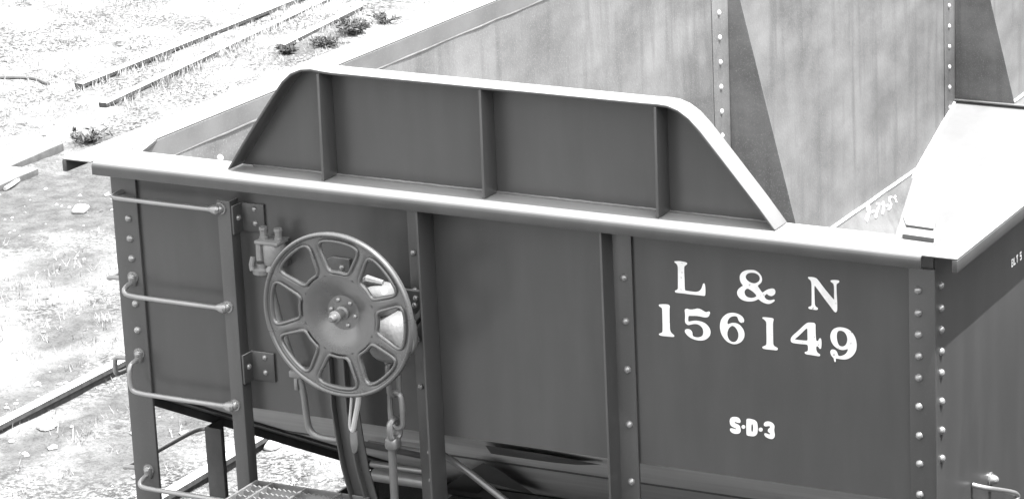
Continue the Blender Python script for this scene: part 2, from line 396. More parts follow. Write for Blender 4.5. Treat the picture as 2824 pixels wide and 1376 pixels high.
# --- ladder
stl = part('ladder_stile', MB().prism([(.460, -.062), (.512, -.062), (.512, -.012), (.503, -.012), (.503, -.053), (.460, -.053)], 2, 1.2, 3.062), bevel=.0025)
def bracket(zt, zb):
    b = part('stile_bracket', MB().prism([(.5135, -.060), (.5135, -.001), (.607, -.001), (.607, -.009), (.5215, -.009), (.5215, -.060)], 2, zb, zt), bevel=.002)
    rivet((.5215, -.032, (zt+zb)/2+.004), b, RIVS, '+x', 'bolt'); rivet((.571, -.009, zt-.018), b, RIVS, name='bolt'); rivet((.571, -.009, zb+.032), b, RIVS, name='bolt')
bracket(2.516, 2.412); bracket(3.045, 2.945)
RR = .0088
def rung(bz, rz, drop, top=False):
    if top: pts = [(.042, -.005, rz+.004), (.042, -.055, rz+.003), (.047, -.073, rz+.001)]
    else: pts = [(.060, -.004, bz-.012), (.060, -.05, bz-.020)]
    if top: pass
    elif drop: pts += [(.060, -.075, bz-.030), (.060, -.075, rz+.02), (.075, -.075, rz+.002)]
    else: pts += [(.061, -.072, bz-.030), (.075, -.075, rz+.001)]
    pts += [(.20, -.075, rz), (.40, -.075, rz), (.455, -.076, rz)]
    o = obj('rung', MB().tube(chaikin([tuple(p) for p in pts], 2, False), RR, 10).mesh('rung', M['rung'], 0, True), car)
    if not top: obj('foot', MB().tube([(.060, -.012, bz+.005), (.060, -.020, bz-.03)], [.020, .012], 10).mesh('foot', M['hardware'], 0, True), o)
    if not top: rivet((.060, -.014, bz), o, BOLT, name='bolt')
    rivet((.476, -.064, rz+.004), o, BOLT, name='bolt')
    obj('rung_end', MB().lathe([(.009, -.03), (.017, -.012), (.019, .004), (.012, .012)], (.470, -.076, rz+.002), (1, 0, 0), 12).mesh('rung_end', M['rung'], 0, True), o)
rung(3.066, 3.032, False, True); rung(2.731, 2.684, False); rung(2.452, 2.330, True); rung(2.021, 1.978, False)
def side_rung(z, drop, y1):
    zz = z+(.07 if drop else .012)
    pts = [(-.003, .035, zz), (-.06, .035, zz), (-.085, .036, zz-.004)]
    if drop: pts += [(-.088, .036, z+.01)]
    pts += [(-.086, .05, z), (-.080, .12, z), (-.078, .3, z), (-.076, y1, z), (-.02, y1+.012, z)]
    obj('side_rung', MB().tube(chaikin(pts, 2, False), RR, 10).mesh('side_rung', M['rung'], 0, True), car)
side_rung(2.690, False, .46); side_rung(2.337, True, .46); side_rung(1.985, False, .46)
# grab iron on the near right side
def grab_right():
    pts = [onplane(2682, 1336, 0, 3.034), onplane(2700, 1341, 0, 3.055)]+[onplane(x, y, 0, 3.085) for x, y in ((2730, 1347), (2775, 1353), (2802, 1359), (2809, 1370), (2798, 1381))]
    e_ = pts[-1]; pts += [e_+Vector((-.02, -.02, -.03)), Vector((3.03, e_.y-.03, e_.z-.05))]
    o = obj('grab_iron', MB().tube(chaikin([tuple(p) for p in pts], 2, False), RR, 10).mesh('grab_iron', M['rung'], 0, True), car)
    q = onplane(2741, 1322, 0, 3.045)
    rivet((X1-.001, q.y, q.z), o, BOLT, '+x', 'bolt').scale = (1.15, 1.6, 1.15)
grab_right()

# --- lettering on the end (outlines in photograph pixels, laid on the end sheet)
def glyph(name, outer, holes, x0, y0, s, parent, ax=1, val=-.0018, it=1):
    cu = bpy.data.curves.new(name, 'CURVE'); cu.dimensions = '2D'; cu.fill_mode = 'BOTH'
    for loop in [outer]+holes:
        pl = chaikin(loop, it); sp = cu.splines.new('POLY'); sp.points.add(len(pl)-1)
        for i, (x, y) in enumerate(pl):
            q = onplane(x0+x/s, y0+y/s, ax, val); sp.points[i].co = (q.x if ax == 1 else q.y, q.z, 0, 1)
        sp.use_cyclic_u = True
    t = bpy.data.objects.new('t', cu); COL.objects.link(t); bpy.context.view_layer.update()
    me = bpy.data.meshes.new_from_object(t.evaluated_get(bpy.context.evaluated_depsgraph_get()))
    COL.objects.unlink(t); bpy.data.objects.remove(t); me.name = name
    for v in me.vertices:
        x, z, _ = v.co
        v.co = (x, val, z) if ax == 1 else (val, x, z)
    me.materials.clear(); me.materials.append(M['white']); me.update()
    return obj(name, me, parent)
Lg = [(148,165),(190,158),(260,155),(330,165),(400,178),(435,200),(430,225),(400,248),(378,265),(368,290),(368,400),(375,550),(380,700),(385,788),(420,795),(520,812),(620,822),(670,812),(710,790),(745,740),(762,680),(775,645),(795,635),(815,650),(825,720),(828,800),(825,890),(810,908),(770,905),(650,890),(520,880),(400,862),(280,848),(185,838),(165,815),(170,790),(205,780),(225,760),(232,740),(232,600),(232,450),(232,300),(222,255),(200,215),(165,190)]
Ag = [(1800,345),(1880,350),(1950,380),(2000,425),(2039,480),(2055,540),(2045,610),(2000,655),(1955,685),(1975,720),(2010,770),(2039,815),(2064,839),(2109,804),(2169,769),(2239,749),(2289,746),(2329,769),(2344,814),(2334,864),(2289,904),(2239,912),(2189,894),(2159,862),(2134,879),(2099,914),(2119,954),(2159,989),(2209,1002),(2259,999),(2304,982),(2329,994),(2324,1019),(2279,1054),(2229,1076),(2179,1082),(2119,1069),(2059,1042),(2010,1010),(1975,975),(1920,1005),(1850,1025),(1770,1030),(1690,1020),(1610,990),(1550,940),(1515,880),(1510,830),(1525,780),(1560,740),(1600,710),(1645,688),(1610,650),(1580,595),(1568,530),(1570,470),(1595,420),(1640,380),(1710,352)]
Ah = [[(1695,500),(1710,455),(1750,420),(1820,405),(1900,415),(1960,445),(1995,490),(2005,540),(1985,590),(1940,622),(1885,640),(1820,625),(1760,595),(1715,550)],
      [(1740,745),(1690,775),(1672,820),(1680,870),(1705,910),(1750,940),(1815,953),(1880,945),(1935,915),(1910,870),(1860,820),(1800,780)]]
Ng = [(1005,185),(1060,183),(1130,190),(1190,212),(1225,250),(1300,350),(1400,480),(1500,600),(1575,685),(1570,600),(1570,480),(1568,380),(1555,330),(1520,305),(1492,285),(1495,258),(1540,250),(1620,250),(1680,262),(1690,285),(1670,312),(1635,330),(1622,355),(1625,480),(1632,600),(1638,750),(1640,880),(1635,925),(1610,952),(1580,940),(1540,890),(1450,770),(1350,640),(1250,500),(1190,420),(1148,365),(1145,450),(1148,600),(1152,720),(1158,800),(1185,830),(1222,855),(1220,885),(1195,900),(1120,890),(1040,880),(1010,855),(1020,830),(1060,818),(1085,805),(1085,700),(1085,550),(1083,400),(1080,320),(1065,265),(1030,235),(1008,210)]
g1a = [(130,75),(180,68),(250,65),(330,72),(365,92),(373,115),(365,170),(365,300),(368,450),(375,600),(385,650),(410,690),(450,722),(472,745),(460,772),(430,775),(330,765),(220,755),(155,742),(130,715),(150,698),(190,685),(212,665),(215,600),(212,450),(208,300),(205,180),(190,140),(150,122),(135,100)]
g5 = [(690,205),(700,175),(745,160),(785,178),(850,183),(920,170),(970,158),(1030,170),(1090,205),(1130,230),(1170,240),(1205,222),(1235,228),(1242,260),(1228,310),(1195,345),(1150,355),(1090,348),(1020,330),(940,318),(870,320),(785,315),(770,340),(768,450),(820,435),(900,422),(960,422),(1060,440),(1140,480),(1200,535),(1240,600),(1255,670),(1245,730),(1215,780),(1160,825),(1090,850),(1020,852),(940,842),(860,815),(790,775),(730,720),(700,675),(692,640),(710,612),(750,600),(800,608),(840,640),(862,680),(862,745),(900,772),(960,785),(1020,778),(1070,755),(1092,710),(1095,650),(1080,590),(1040,540),(990,505),(930,492),(870,497),(810,510),(770,518),(735,500),(705,470),(698,420),(702,330),(700,260)]
g6 = [(1720,250),(1800,260),(1880,290),(1940,335),(1975,385),(1980,430),(1965,465),(1925,472),(1885,455),(1860,425),(1840,370),(1825,335),(1780,322),(1720,330),(1670,355),(1635,400),(1615,460),(1625,505),(1680,480),(1740,468),(1810,475),(1880,510),(1935,570),(1975,640),(1990,720),(1975,800),(1935,860),(1880,905),(1810,930),(1740,930),(1660,905),(1590,860),(1530,790),(1480,700),(1455,600),(1455,500),(1475,410),(1520,340),(1580,290),(1640,260)]
h6 = [(1720,530),(1670,560),(1630,620),(1612,700),(1625,780),(1660,845),(1710,880),(1760,888),(1810,865),(1845,815),(1858,740),(1850,680),(1820,610),(1770,550)]
g1b = [(185,125),(230,118),(330,128),(420,140),(450,160),(448,190),(435,240),(435,400),(438,600),(440,730),(455,775),(500,805),(545,830),(545,860),(520,885),(450,878),(330,865),(230,852),(190,830),(185,800),(230,785),(270,765),(285,720),(285,550),(280,400),(280,250),(265,210),(225,170),(190,150)]
g4 = [(1230,245),(1310,242),(1390,250),(1415,285),(1415,350),(1418,500),(1425,600),(1432,665),(1475,670),(1495,620),(1520,598),(1545,620),(1555,700),(1550,800),(1535,852),(1505,845),(1475,795),(1435,785),(1428,840),(1440,900),(1470,945),(1515,970),(1525,1005),(1495,1022),(1400,1005),(1290,985),(1200,975),(1160,945),(1170,920),(1215,910),(1240,890),(1242,820),(1235,765),(1200,745),(1100,740),(1000,730),(900,715),(855,695),(838,650),(850,590),(900,530),(1000,445),(1100,350),(1170,285)]
h4 = [(1225,370),(1180,400),(1120,460),(1040,540),(970,600),(935,632),(1000,640),(1100,652),(1200,660),(1232,650),(1230,560),(1228,450)]
g9 = [(1970,350),(2060,358),(2150,385),(2230,440),(2290,510),(2340,610),(2365,720),(2368,800),(2350,890),(2310,970),(2250,1030),(2180,1075),(2100,1095),(2010,1090),(1930,1075),(1885,1070),(1880,1095),(1885,1130),(1870,1160),(1850,1140),(1838,1100),(1835,1065),(1790,1020),(1760,960),(1755,905),(1780,865),(1825,860),(1880,880),(1915,930),(1930,980),(1945,1010),(1985,1018),(2050,1000),(2110,965),(2150,910),(2165,850),(2110,868),(2040,878),(1970,865),(1900,830),(1830,770),(1780,690),(1755,600),(1755,530),(1780,450),(1830,390),(1900,360)]
h9 = [(1975,425),(1930,445),(1908,500),(1905,580),(1915,660),(1940,740),(1975,785),(2040,798),(2095,775),(2135,715),(2150,640),(2140,560),(2105,490),(2050,440)]
gS = [(310,400),(340,310),(410,265),(500,255),(600,265),(680,310),(730,390),(735,450),(715,495),(660,495),(580,480),(530,450),(500,455),(510,490),(560,520),(640,550),(700,600),(725,680),(740,780),(720,860),(660,905),(560,915),(460,900),(370,850),(325,790),(320,720),(350,695),(420,700),(500,720),(550,740),(560,710),(500,680),(400,635),(340,580),(315,490)]
gD = [(950,400),(965,340),(1050,325),(1150,345),(1260,375),(1340,430),(1380,520),(1395,650),(1395,780),(1375,900),(1320,980),(1230,1010),(1120,1000),(1000,985),(955,940),(950,700)]
hD = [(1150,560),(1180,530),(1205,580),(1215,700),(1205,800),(1175,840),(1145,800),(1140,680)]
g3 = [(1620,560),(1635,500),(1680,450),(1770,430),(1870,445),(1960,490),(2020,560),(2040,640),(2020,750),(2030,830),(2050,920),(2045,1020),(2000,1090),(1930,1115),(1820,1095),(1720,1045),(1660,990),(1635,920),(1660,885),(1720,890),(1790,920),(1850,935),(1880,910),(1830,870),(1780,820),(1775,760),(1810,710),(1870,670),(1850,610),(1780,615),(1700,630),(1640,610)]
def circ(cx, cy, r): return [(cx+r*math.cos(a*math.pi/8), cy+r*math.sin(a*math.pi/8)) for a in range(16)]
for n_, o_, h_, a_ in (('letter', Lg, [], (1840, 700, 7.844)), ('ampersand', Ag, Ah, (1840, 700, 7.844)), ('letter', Ng, [], (2100, 740, 7.844)),
                       ('digit', g1a, [], (1800, 830, 7.844)), ('digit', g5, [], (1800, 830, 7.844)), ('digit', g6, [h6], (1800, 830, 7.844)),
                       ('digit', g1b, [], (2080, 860, 8.367)), ('digit', g4, [h4], (2080, 860, 8.367)), ('digit', g9, [h9], (2080, 860, 8.367)),
                       ('letter', gS, [], (1990, 1130, 13.947)), ('dot', circ(840, 645, 75), [], (1990, 1130, 13.947)), ('letter', gD, [hD], (1990, 1130, 13.947)),
                       ('dot', circ(1505, 750, 80), [], (1990, 1130, 13.947)), ('digit', g3, [], (1990, 1130, 13.947))):
    glyph(n_, o_, h_, *a_, end)
# the start of the builder's date on the side: BLT 5
def stencil(polys, y, z, hgt=.028, wid=.62):
    for nm, loops in polys:
        cuo = []
        b = MB()
        for k, lp in enumerate(loops):
            b.add([(X1+.0008+.0002*k, y+px*hgt*wid, z+pz*hgt) for px, pz in lp], [tuple(range(len(lp)))])
        obj(nm, b.mesh(nm, M['white']), sr_); y += hgt*.82
Q = lambda a, b, c, d: [(a, b), (c, b), (c, d), (a, d)]
stencil([('letter', [Q(0, 0, .28, 1), Q(.2, 0, .8, .2), Q(.2, .42, .8, .6), Q(.2, .82, .8, 1), Q(.72, .1, 1, .5), Q(.72, .55, 1, .92)]),
         ('letter', [Q(0, 0, .3, 1), Q(.2, 0, .9, .22)]),
         ('letter', [Q(.35, 0, .65, .9), Q(0, .78, 1, 1)])], .688, 2.880)
stencil([('digit', [Q(0, .8, 1, 1), Q(0, .45, .3, .9), Q(.1, .42, .9, .62), Q(.72, .1, 1, .55), Q(0, 0, .85, .2)])], .688+.028*.82*3.5, 2.880)

# --- hand brake wheel
WC = Vector((1.068, -.312, 2.801)); WR = .277
def wheel():
    b = MB()
    def prof(r):      # distance in front of the plane of the hub (towards the viewer)
        t = min(max((r-.052)/.100, 0), 1)
        return .032*t*(2-t)+.004*min(max((r-.15)/.1, 0), 1)
    def W(r, a): return (WC.x+r*math.sin(a), WC.y+.055-prof(r), WC.z+r*math.cos(a))
    NS = 8; TH = R(45); rI, rO = .133, .267
    loopN = 48
    base = []
    for k in range(16): base.append((.1415, R(-16.6+33.2*k/15)))
    for k in range(1, 12): base.append((.1415+.1150*k/12, R(16.6+3.2*k/12)))
    for k in range(16): base.append((.2565, R(19.8-39.6*k/15)))
    for k in range(1, 12): base.append((.2565-.1150*k/12, R(-19.8+3.2*k/12)))
    # round the corners by averaging in cartesian space
    P = np.array([(r*math.sin(a), r*math.cos(a)) for r, a in base])
    for _ in range(9): P = .25*np.roll(P, 1, 0)+.5*P+.25*np.roll(P, -1, 0)
    cen = P.mean(0)
    n = len(P)
    for s in range(NS):
        A = R(4)+s*TH; ca, sa = math.cos(A), math.sin(A)
        rot = lambda p: (p[0]*ca+p[1]*sa, -p[0]*sa+p[1]*ca)
        rings = []
        # outer: cast a ray from the window centre to the sector's border
        bord = []
        for p in P:
            d = p-cen; d /= np.linalg.norm(d); best = 9
            # arcs
            for rr in (rI, rO):
                bq = cen@d; cq = cen@cen-rr*rr; disc = bq*bq-cq
                if disc >= 0:
                    for t in (-bq-math.sqrt(disc), -bq+math.sqrt(disc)):
                        if t > 1e-6: best = min(best, t)
            for sg in (-1, 1):
                nx, ny = math.cos(TH/2), -sg*math.sin(TH/2)   # line x = sg*tan*y
                nx, ny = math.cos(TH/2)*1.0, -sg*math.sin(TH/2)
                den = d[0]*nx+d[1]*ny
                if abs(den) > 1e-9:
                    t = -(cen[0]*nx+cen[1]*ny)/den
                    if t > 1e-6: best = min(best, t)
            bord.append(cen+d*best)
        def ring(pts, dy):
            o = []
            for p in pts:
                q = rot(p); r = math.hypot(*q); o.append((WC.x+q[0], WC.y+.055-prof(r)+dy, WC.z+q[1]))
            return o
        sh = lambda k: [cen+(p-cen)*(1-k/np.linalg.norm(p-cen)) for p in P]
        mid = [.12*np.array(bb)+.88*np.array(pp) for bb, pp in zip(bord, P)]
        rings = [ring(bord, 0), ring(mid, 0), ring(P, 0), ring(sh(.0018), -.0050), ring(sh(.0040), -.0062), ring(sh(.0065), -.0050), ring(sh(.0080), -.001), ring(sh(.0085), .004)]
        v = [p for rg in rings for p in rg]
        f = [(i*n+k, i*n+(k+1) % n, (i+1)*n+(k+1) % n, (i+1)*n+k) for i in range(len(rings)-1) for k in range(n)]
        b.add(v, f)
    # centre dish: takes its angles from the inner border of the window sectors
    angs = sorted({round(math.atan2(p[0]-WC.x, p[2]-WC.z), 4) for p in b.v if abs(math.hypot(p[0]-WC.x, p[2]-WC.z)-rI) < 2e-4})
    angs = [a for i, a in enumerate(angs) if i == 0 or a-angs[i-1] > 2e-3]
    nr = len(angs); rs = [.0, .03, .052, .056, .060, .07, .08, .09, .10, .11, .12, .133]
    v = []; f = []
    for r in rs:
        for a in angs: v.append(W(max(r, 1e-3), a))
    f = [(i*nr+k, i*nr+(k+1) % nr, (i+1)*nr+(k+1) % nr, (i+1)*nr+k) for i in range(len(rs)-1) for k in range(nr)]
    b.add(v, f)
    # rolled rim
    prf = []
    for k in range(11):
        t = R(200)*k/10-R(20); prf.append((.2675-.0095*math.cos(t)+.0, .062+.0095*math.sin(t)))
    prf = [(.2665, .034), (.2668, .039), (.2690, .0435), (.2725, .0450), (.2755, .0430), (.2772, .039), (.2772, .031), (.2745, .027), (.271, .027)]
    v = []; nr = 96
    for r, d in prf:
        for k in range(nr): a = 2*math.pi*k/nr; v.append((WC.x+r*math.sin(a), WC.y+.055-d, WC.z+r*math.cos(a)))
    f = [(i*nr+k, i*nr+(k+1) % nr, (i+1)*nr+(k+1) % nr, (i+1)*nr+k) for i in range(len(prf)-1) for k in range(nr)]
    b.add(v, f)
    me = b.mesh('brake_wheel', M['wheel'], 0, True)
    bm = bmesh.new(); bm.from_mesh(me); bmesh.ops.remove_doubles(bm, verts=bm.verts, dist=6e-4); bmesh.ops.recalc_face_normals(bm, faces=bm.faces); bm.to_mesh(me); bm.free()
    me.set_sharp_from_angle(angle=R(70))
    wo = obj('brake_wheel', me, car)
    md = wo.modifiers.new('thick', 'SOLIDIFY'); md.thickness = .0025; md.offset = 1; md.use_rim = False
    hub = MB().lathe([(.064, .0), (.064, .005), (.061, .008)], (WC.x, WC.y+.056, WC.z), (0, -1, 0), 40).mesh('hub_plate', M['wheel'], 0, True); hub.set_sharp_from_angle(angle=R(30))
    ho = obj('hub_plate', hub, wo)
    for k in range(6):
        a = R(-20)+k*R(60); rivet((WC.x+.045*math.sin(a), WC.y+.047, WC.z+.045*math.cos(a)), wo, RIVS, name='hub_rivet').scale = (.75, .75, .75)
    sh = MB().lathe([(.024, 0), (.024, .010), (.017, .014), (.017, .040), (.021, .042), (.021, .054), (.013, .058), (.012, .072), (.008, .076)], (WC.x, WC.y+.05, WC.z), (0, -1, 0), 16)
    obj('shaft', sh.mesh('shaft', M['hardware'], 0, True), wo)
    ax = MB().lathe([(.022, 0), (.022, .17)], (WC.x, -.08, WC.z), (0, -1, 0), 14)
    obj('axle', ax.mesh('axle', M['paint_dark'], 0, True), wo)
M['wheel'] = mat('wheel_paint', .13, .16, 6, .24, .32, metal=.5)
wheel()
# gear housing behind the wheel, with its brackets
def blobmesh(name, c, rad, m, seed=0):
    b = MB(); n = 24; k = 14; v = []
    for i in range(k+1):
        th = math.pi*i/k
        for j in range(n):
            ph = 2*math.pi*j/n
            s = Vector((math.sin(th)*math.cos(ph), math.sin(th)*math.sin(ph), math.cos(th)))
            q = Vector([math.copysign(abs(t)**.72, t) for t in s])
            v.append((c[0]+q.x*rad[0], c[1]+q.y*rad[1], c[2]+q.z*rad[2]))
    f = [(i*n+j, i*n+(j+1) % n, (i+1)*n+(j+1) % n, (i+1)*n+j) for i in range(k) for j in range(n)]
    b.add(v, f); return b.mesh(name, m, 0, True)
hs = obj('brake_housing', blobmesh('brake_housing', (1.165, -.135, 2.690), (.075, .075, .085), M['valve']), car)
obj('gear_cover', blobmesh('gear_cover', (1.135, -.14, 2.815), (.055, .06, .055), M['valve']), hs)
obj('pawl', MB().tube([(1.06, -.15, 2.86), (1.10, -.16, 2.885), (1.15, -.15, 2.875)], [.012, .016, .010], 8).mesh('pawl', M['valve'], 0, True), hs)
obj('mounting_bracket', MB().box(1.06, 1.248, -.03, -.012, 2.735, 2.815).mesh('mounting_bracket', P_, .003), hs)
obj('mounting_arm', MB().prism([(1.09, 2.60), (1.11, 2.60), (1.245, 2.75), (1.245, 2.775)], 1, -.09, -.03).mesh('mounting_arm', P_, .003), hs)
rivet((1.19, -.03, 2.765), hs, RIVS, name='bolt'); rivet((1.195, -.03, 2.79), hs, RIVS, name='bolt')
pl = part('anchor_plate', MB().prism([(.842, 2.80), (.934, 2.80), (.934, 2.890), (.867, 2.892), (.842, 2.879)], 1, -.012, -.0007), bevel=.003)
rivet((.904, -.012, 2.859), pl, RIVS, name='bolt')

# --- brake mast bracket leaning to the right below the wheel
def strip3(name, pts_l, pts_r, y0, y1, m=None, parent=car):
    b = MB(); n = len(pts_l)
    v = [(x, y, z) for y in (y0, y1) for (x, z) in pts_l+pts_r]
    f = []
    for s_ in (0, 2*n):
        for i in range(n-1): f.append((s_+i, s_+i+1, s_+n+i+1, s_+n+i))
    for i in range(n-1):
        f.append((i, i+1, 2*n+i+1, 2*n+i)); f.append((n+i, n+i+1, 3*n+i+1, 3*n+i))
    f.append((0, n, 3*n, 2*n)); f.append((n-1, 2*n-1, 4*n-1, 3*n-1))
    b.add(v, f); return part(name, b, m, .003, parent=parent)
Lp = [(.905, 2.62), (.905, 2.40), (.915, 2.30), (.930, 2.19), (.962, 2.06), (1.02, 1.80)]
Rp = [(x+.088, z) for x, z in Lp]
mb_ = strip3('brake_mast_bracket', Lp, Rp, -.100, -.092)
strip3('bracket_web', [(x+.052, z) for x, z in Lp], [(x+.060, z) for x, z in Lp], -.125, -.1005, parent=mb_)
strip3('bracket_edge', [(x-.008, z) for x, z in Lp], [(x-.0005, z) for x, z in Lp], -.120, -.085, parent=mb_)
rivet((.955, -.1, 2.565), mb_, RIVS, name='bolt')
# quick release lever
def lever():
    yl = -.19; q = lambda x, y: onplane(x, y, 1, yl)
    b = MB().tube(chaikin([tuple(q(*p)) for p in ((970, 1082), (969, 1110), (964, 1165), (966, 1182), (971, 1187))], 1, False), .005, 8)
    b.tube(chaikin([tuple(q(*p)) for p in ((990, 1082), (988, 1110), (977, 1165), (975, 1182), (971, 1187))], 1, False), .009, 8)
    o = obj('release_lever', b.mesh('release_lever', M['lever'], 0, True), car)
    tg = [q(*p) for p in ((962, 1190), (981, 1190), (985, 1225), (982, 1245), (975, 1253), (969, 1248), (964, 1228))]
    obj('lever_tongue', MB().prism([(p.x, p.z) for p in tg], 1, yl+.004, yl+.014).mesh('lever_tongue', M['hardware'], .003), o)
    t_ = q(980, 1084); obj('pivot_bar', MB().tube([(t_.x, -.10, t_.z), (t_.x, -.21, t_.z)], .010, 8).mesh('pivot_bar', M['paint_dark'], 0, True), o)
lever()
# chain, clevis and rod
def link(c, h, wdt, r, yaw=0):
    b = MB(); pts = []
    for k in range(21):
        a = 2*math.pi*k/20; x = wdt/2*math.cos(a); z = (h/2-wdt/2)*(1 if math.sin(a) > 0 else -1)*(1 if abs(math.sin(a)) > 1e-6 else 0)+wdt/2*math.sin(a)
        pts.append((c[0]+x*math.cos(yaw), c[1]+x*math.sin(yaw), c[2]+z))
    b.tube(pts, r, 8, cap=False); return b.mesh('chain_link', M['hardware'], 0, True)
ch = obj('brake_rod', MB().tube([(1.128, -.12, 2.30), (1.122, -.12, 1.55)], .014, 10).mesh('brake_rod', M['hardware'], 0, True), car)
obj('chain_link', link((1.157, -.125, 2.425), .125, .046, .0095), ch)
obj('chain_link', link((1.150, -.12, 2.535), .12, .044, .0095, R(70)), ch)
obj('chain_link', link((1.143, -.12, 2.355), .07, .045, .011, R(75)), ch)
obj('clevis', blobmesh('clevis', (1.133, -.12, 2.305), (.026, .024, .026), M['hardware']), ch)
obj('chain_link', link((1.152, -.12, 2.635), .12, .044, .0095, R(10)), ch)

# --- retaining valve and its pipe
rv = obj('retaining_valve', MB().lathe([(.034, 2.860), (.038, 2.872), (.038, 2.925), (.034, 2.932)], (.672, -.055, 0), (0, 0, 1), 20).mesh('retaining_valve', M['valve'], 0, True), car)
obj('valve_flange', MB().box(.616, .708, -.088, -.022, 2.932, 2.944).mesh('valve_flange', M['valve'], .003), rv)
for x in (.634, .692):
    obj('cap_screw', MB().lathe([(.015, 2.944), (.015, 2.952), (.012, 2.954), (.012, 2.974), (.015, 2.976), (.014, 2.986)], (x, -.055, 0), (0, 0, 1), 8).mesh('cap_screw', M['valve']), rv)
obj('valve_neck', MB().tube([(.628, -.075, 2.93), (.630, -.08, 2.875)], .012, 8).mesh('valve_neck', M['valve'], 0, True), rv)
obj('valve_base', MB().lathe([(.020, 2.815), (.036, 2.825), (.038, 2.842), (.026, 2.848), (.026, 2.862)], (.628, -.06, 0), (0, 0, 1), 12).mesh('valve_base', M['valve'], 0, True), rv)
obj('valve_handle', MB().tube([(.607, -.085, 2.885), (.602, -.09, 2.86), (.606, -.092, 2.84)], .009, 8).mesh('valve_handle', M['valve'], 0, True), rv)
obj('pipe_union', MB().lathe([(.015, 0), (.015, .02), (.011, .022), (.011, .045)], (.648, -.065, 2.868), (.6, -.2, .1), 6).mesh('pipe_union', M['valve']), rv)
obj('valve_tee', MB().lathe([(.013, 0), (.016, .015), (.012, .03)], (.676, -.08, 2.84), (.2, -.8, .5), 8).mesh('valve_tee', M['valve'], 0, True), rv)
obj('mounting_pad', MB().box(.62, .70, -.030, -.001, 2.845, 2.94).mesh('mounting_pad', P_, .003), rv)
pp = [(.645, -.055, 2.82), (.66, -.05, 2.70), (.70, -.05, 2.55), (.735, -.05, 2.46), (.748, -.05, 2.40), (.752, -.05, 2.32), (.760, -.05, 2.275), (.785, -.05, 2.256), (.83, -.05, 2.252), (.95, -.04, 2.250), (1.05, .25, 2.1)]
rp = obj('retainer_pipe', MB().tube(chaikin(pp, 2, False), .0115, 10).mesh('retainer_pipe', M['hardware'], 0, True), car)
obj('pipe_clamp', MB().box(.70, .745, -.062, -.001, 2.462, 2.485).mesh('pipe_clamp', M['valve'], .003), rp)
obj('clamp_tail', MB().box(.722, .736, -.068, -.040, 2.42, 2.4615).mesh('clamp_tail', M['hardware'], .003), rp)

# --- brake step (open grating)
def step():
    z = 2.090; x0, x1 = .575, 1.020; y0, y1 = -.50, -.105
    o = part('brake_step', MB().box(x0, x1, y1-.006, y1, z-.03, z), M['hardware'], .0015)
    obj('front_bar', MB().box(x0, x1, y0, y0+.006, z-.03, z).mesh('front_bar', M['hardware'], .0015), o)
    for x in (x0+.003, x0+.065, x0+.20, x0+.335, x1-.003):
        b = MB().box(x-.004, x+.004, y0+.0065, y1-.0065, z-.028, z+.002)
        obj('cross_bar', b.mesh('cross_bar', M['rung']), o)
    n = 9
    for i in range(1, n):
        y = y0+(y1-y0)*i/n; b = MB(); k = 44
        top = [(x0+.006+(x1-x0-.012)*j/k, z+(.001 if j % 2 else -.005)) for j in range(k+1)]
        b.prism([(x0+.006, z-.026)]+top+[(x1-.006, z-.026)], 1, y-.003, y+.003)
        obj('grating_bar', b.mesh('grating_bar', M['rung']), o)
    for x in (x0+.08, x1-.06):
        obj('step_brace', MB().tube([(x, y0+.02, z-.03), (x, -.05, z-.33), (x, .35, z-.40)], .012, 8).mesh('step_brace', M['paint_dark'], 0, True), o)
step()

# --- end slope sheet seen from underneath, with its laps and edge angles
def plane_strip(name, x0, x1, ya, yb, f, th, m, bevel=0, parent=car):
    b = MB(); v = []
    for x in (x0, x1):
        for y in (ya, yb):
            v += [(x, y, f(y)), (x, y, f(y)-th)]
    b.add(v, [(0, 4, 6, 2), (1, 3, 7, 5), (0, 2, 3, 1), (4, 5, 7, 6), (0, 1, 5, 4), (2, 6, 7, 3)])
    return part(name, b, m, bevel, parent=parent)
fs = lambda y: ZB+.016-TS*y
M['slope_under'] = mat('slope_bounce_tone', .36, .48, 2.5, .45, .6, stretch=(.6, 4, 4), bump=.12, bscale=50)  # underside coloured pale to stand in for light bounced off the ground
ss = plane_strip('slope_sheet', .031, X1-.031, .009, 3.55, fs, .008, [M['slope_under']])
plane_strip('lap_gap', .045, X1-.045, .741, .775, lambda y: fs(y)-.0085, .004, [M['paint_dark']], 0, ss)
plane_strip('cross_angle', .045, X1-.045, 1.93, 2.0, lambda y: fs(y)-.018, .05, [M['paint_dark']], .003, ss)
for x0, x1 in ((-.003, .0045), (X1-.0045, X1+.003)):
    b = MB(); ya, yb = .10, 1.46
    b.prism([(ya, fs(ya)+.012), (yb, fs(yb)+.012), (yb, fs(yb)-.055), (ya, fs(ya)-.050)], 0, x0, x1)
    part('edge_angle', b, M['paint_dark'], .002)
    b = MB(); b.prism([(ya, fs(ya)-.009), (yb, fs(yb)-.009), (yb, fs(yb)-.020), (ya, fs(ya)-.019)], 0, .03 if x0 < 1 else X1-.10, .10 if x0 < 1 else X1-.03)
    part('edge_flange', b, M['paint_dark'], 0)
def post(x0, x1, y0, y1, z0):
    part('support_post', MB().prism([(x0, y0), (x1, y0), (x1, y0+.01), (x0+.01, y0+.01), (x0+.01, y1), (x0, y1)], 2, z0, fs(y1)-.02), M['paint_dark'], .002)
for f_ in (0, 1):
    fx = (lambda a, b: (a, b)) if not f_ else (lambda a, b: (X1-b, X1-a))
    post(*fx(.005, .075), .388, .490, .95); post(*fx(.005, .20), 1.150, 1.50, .95)
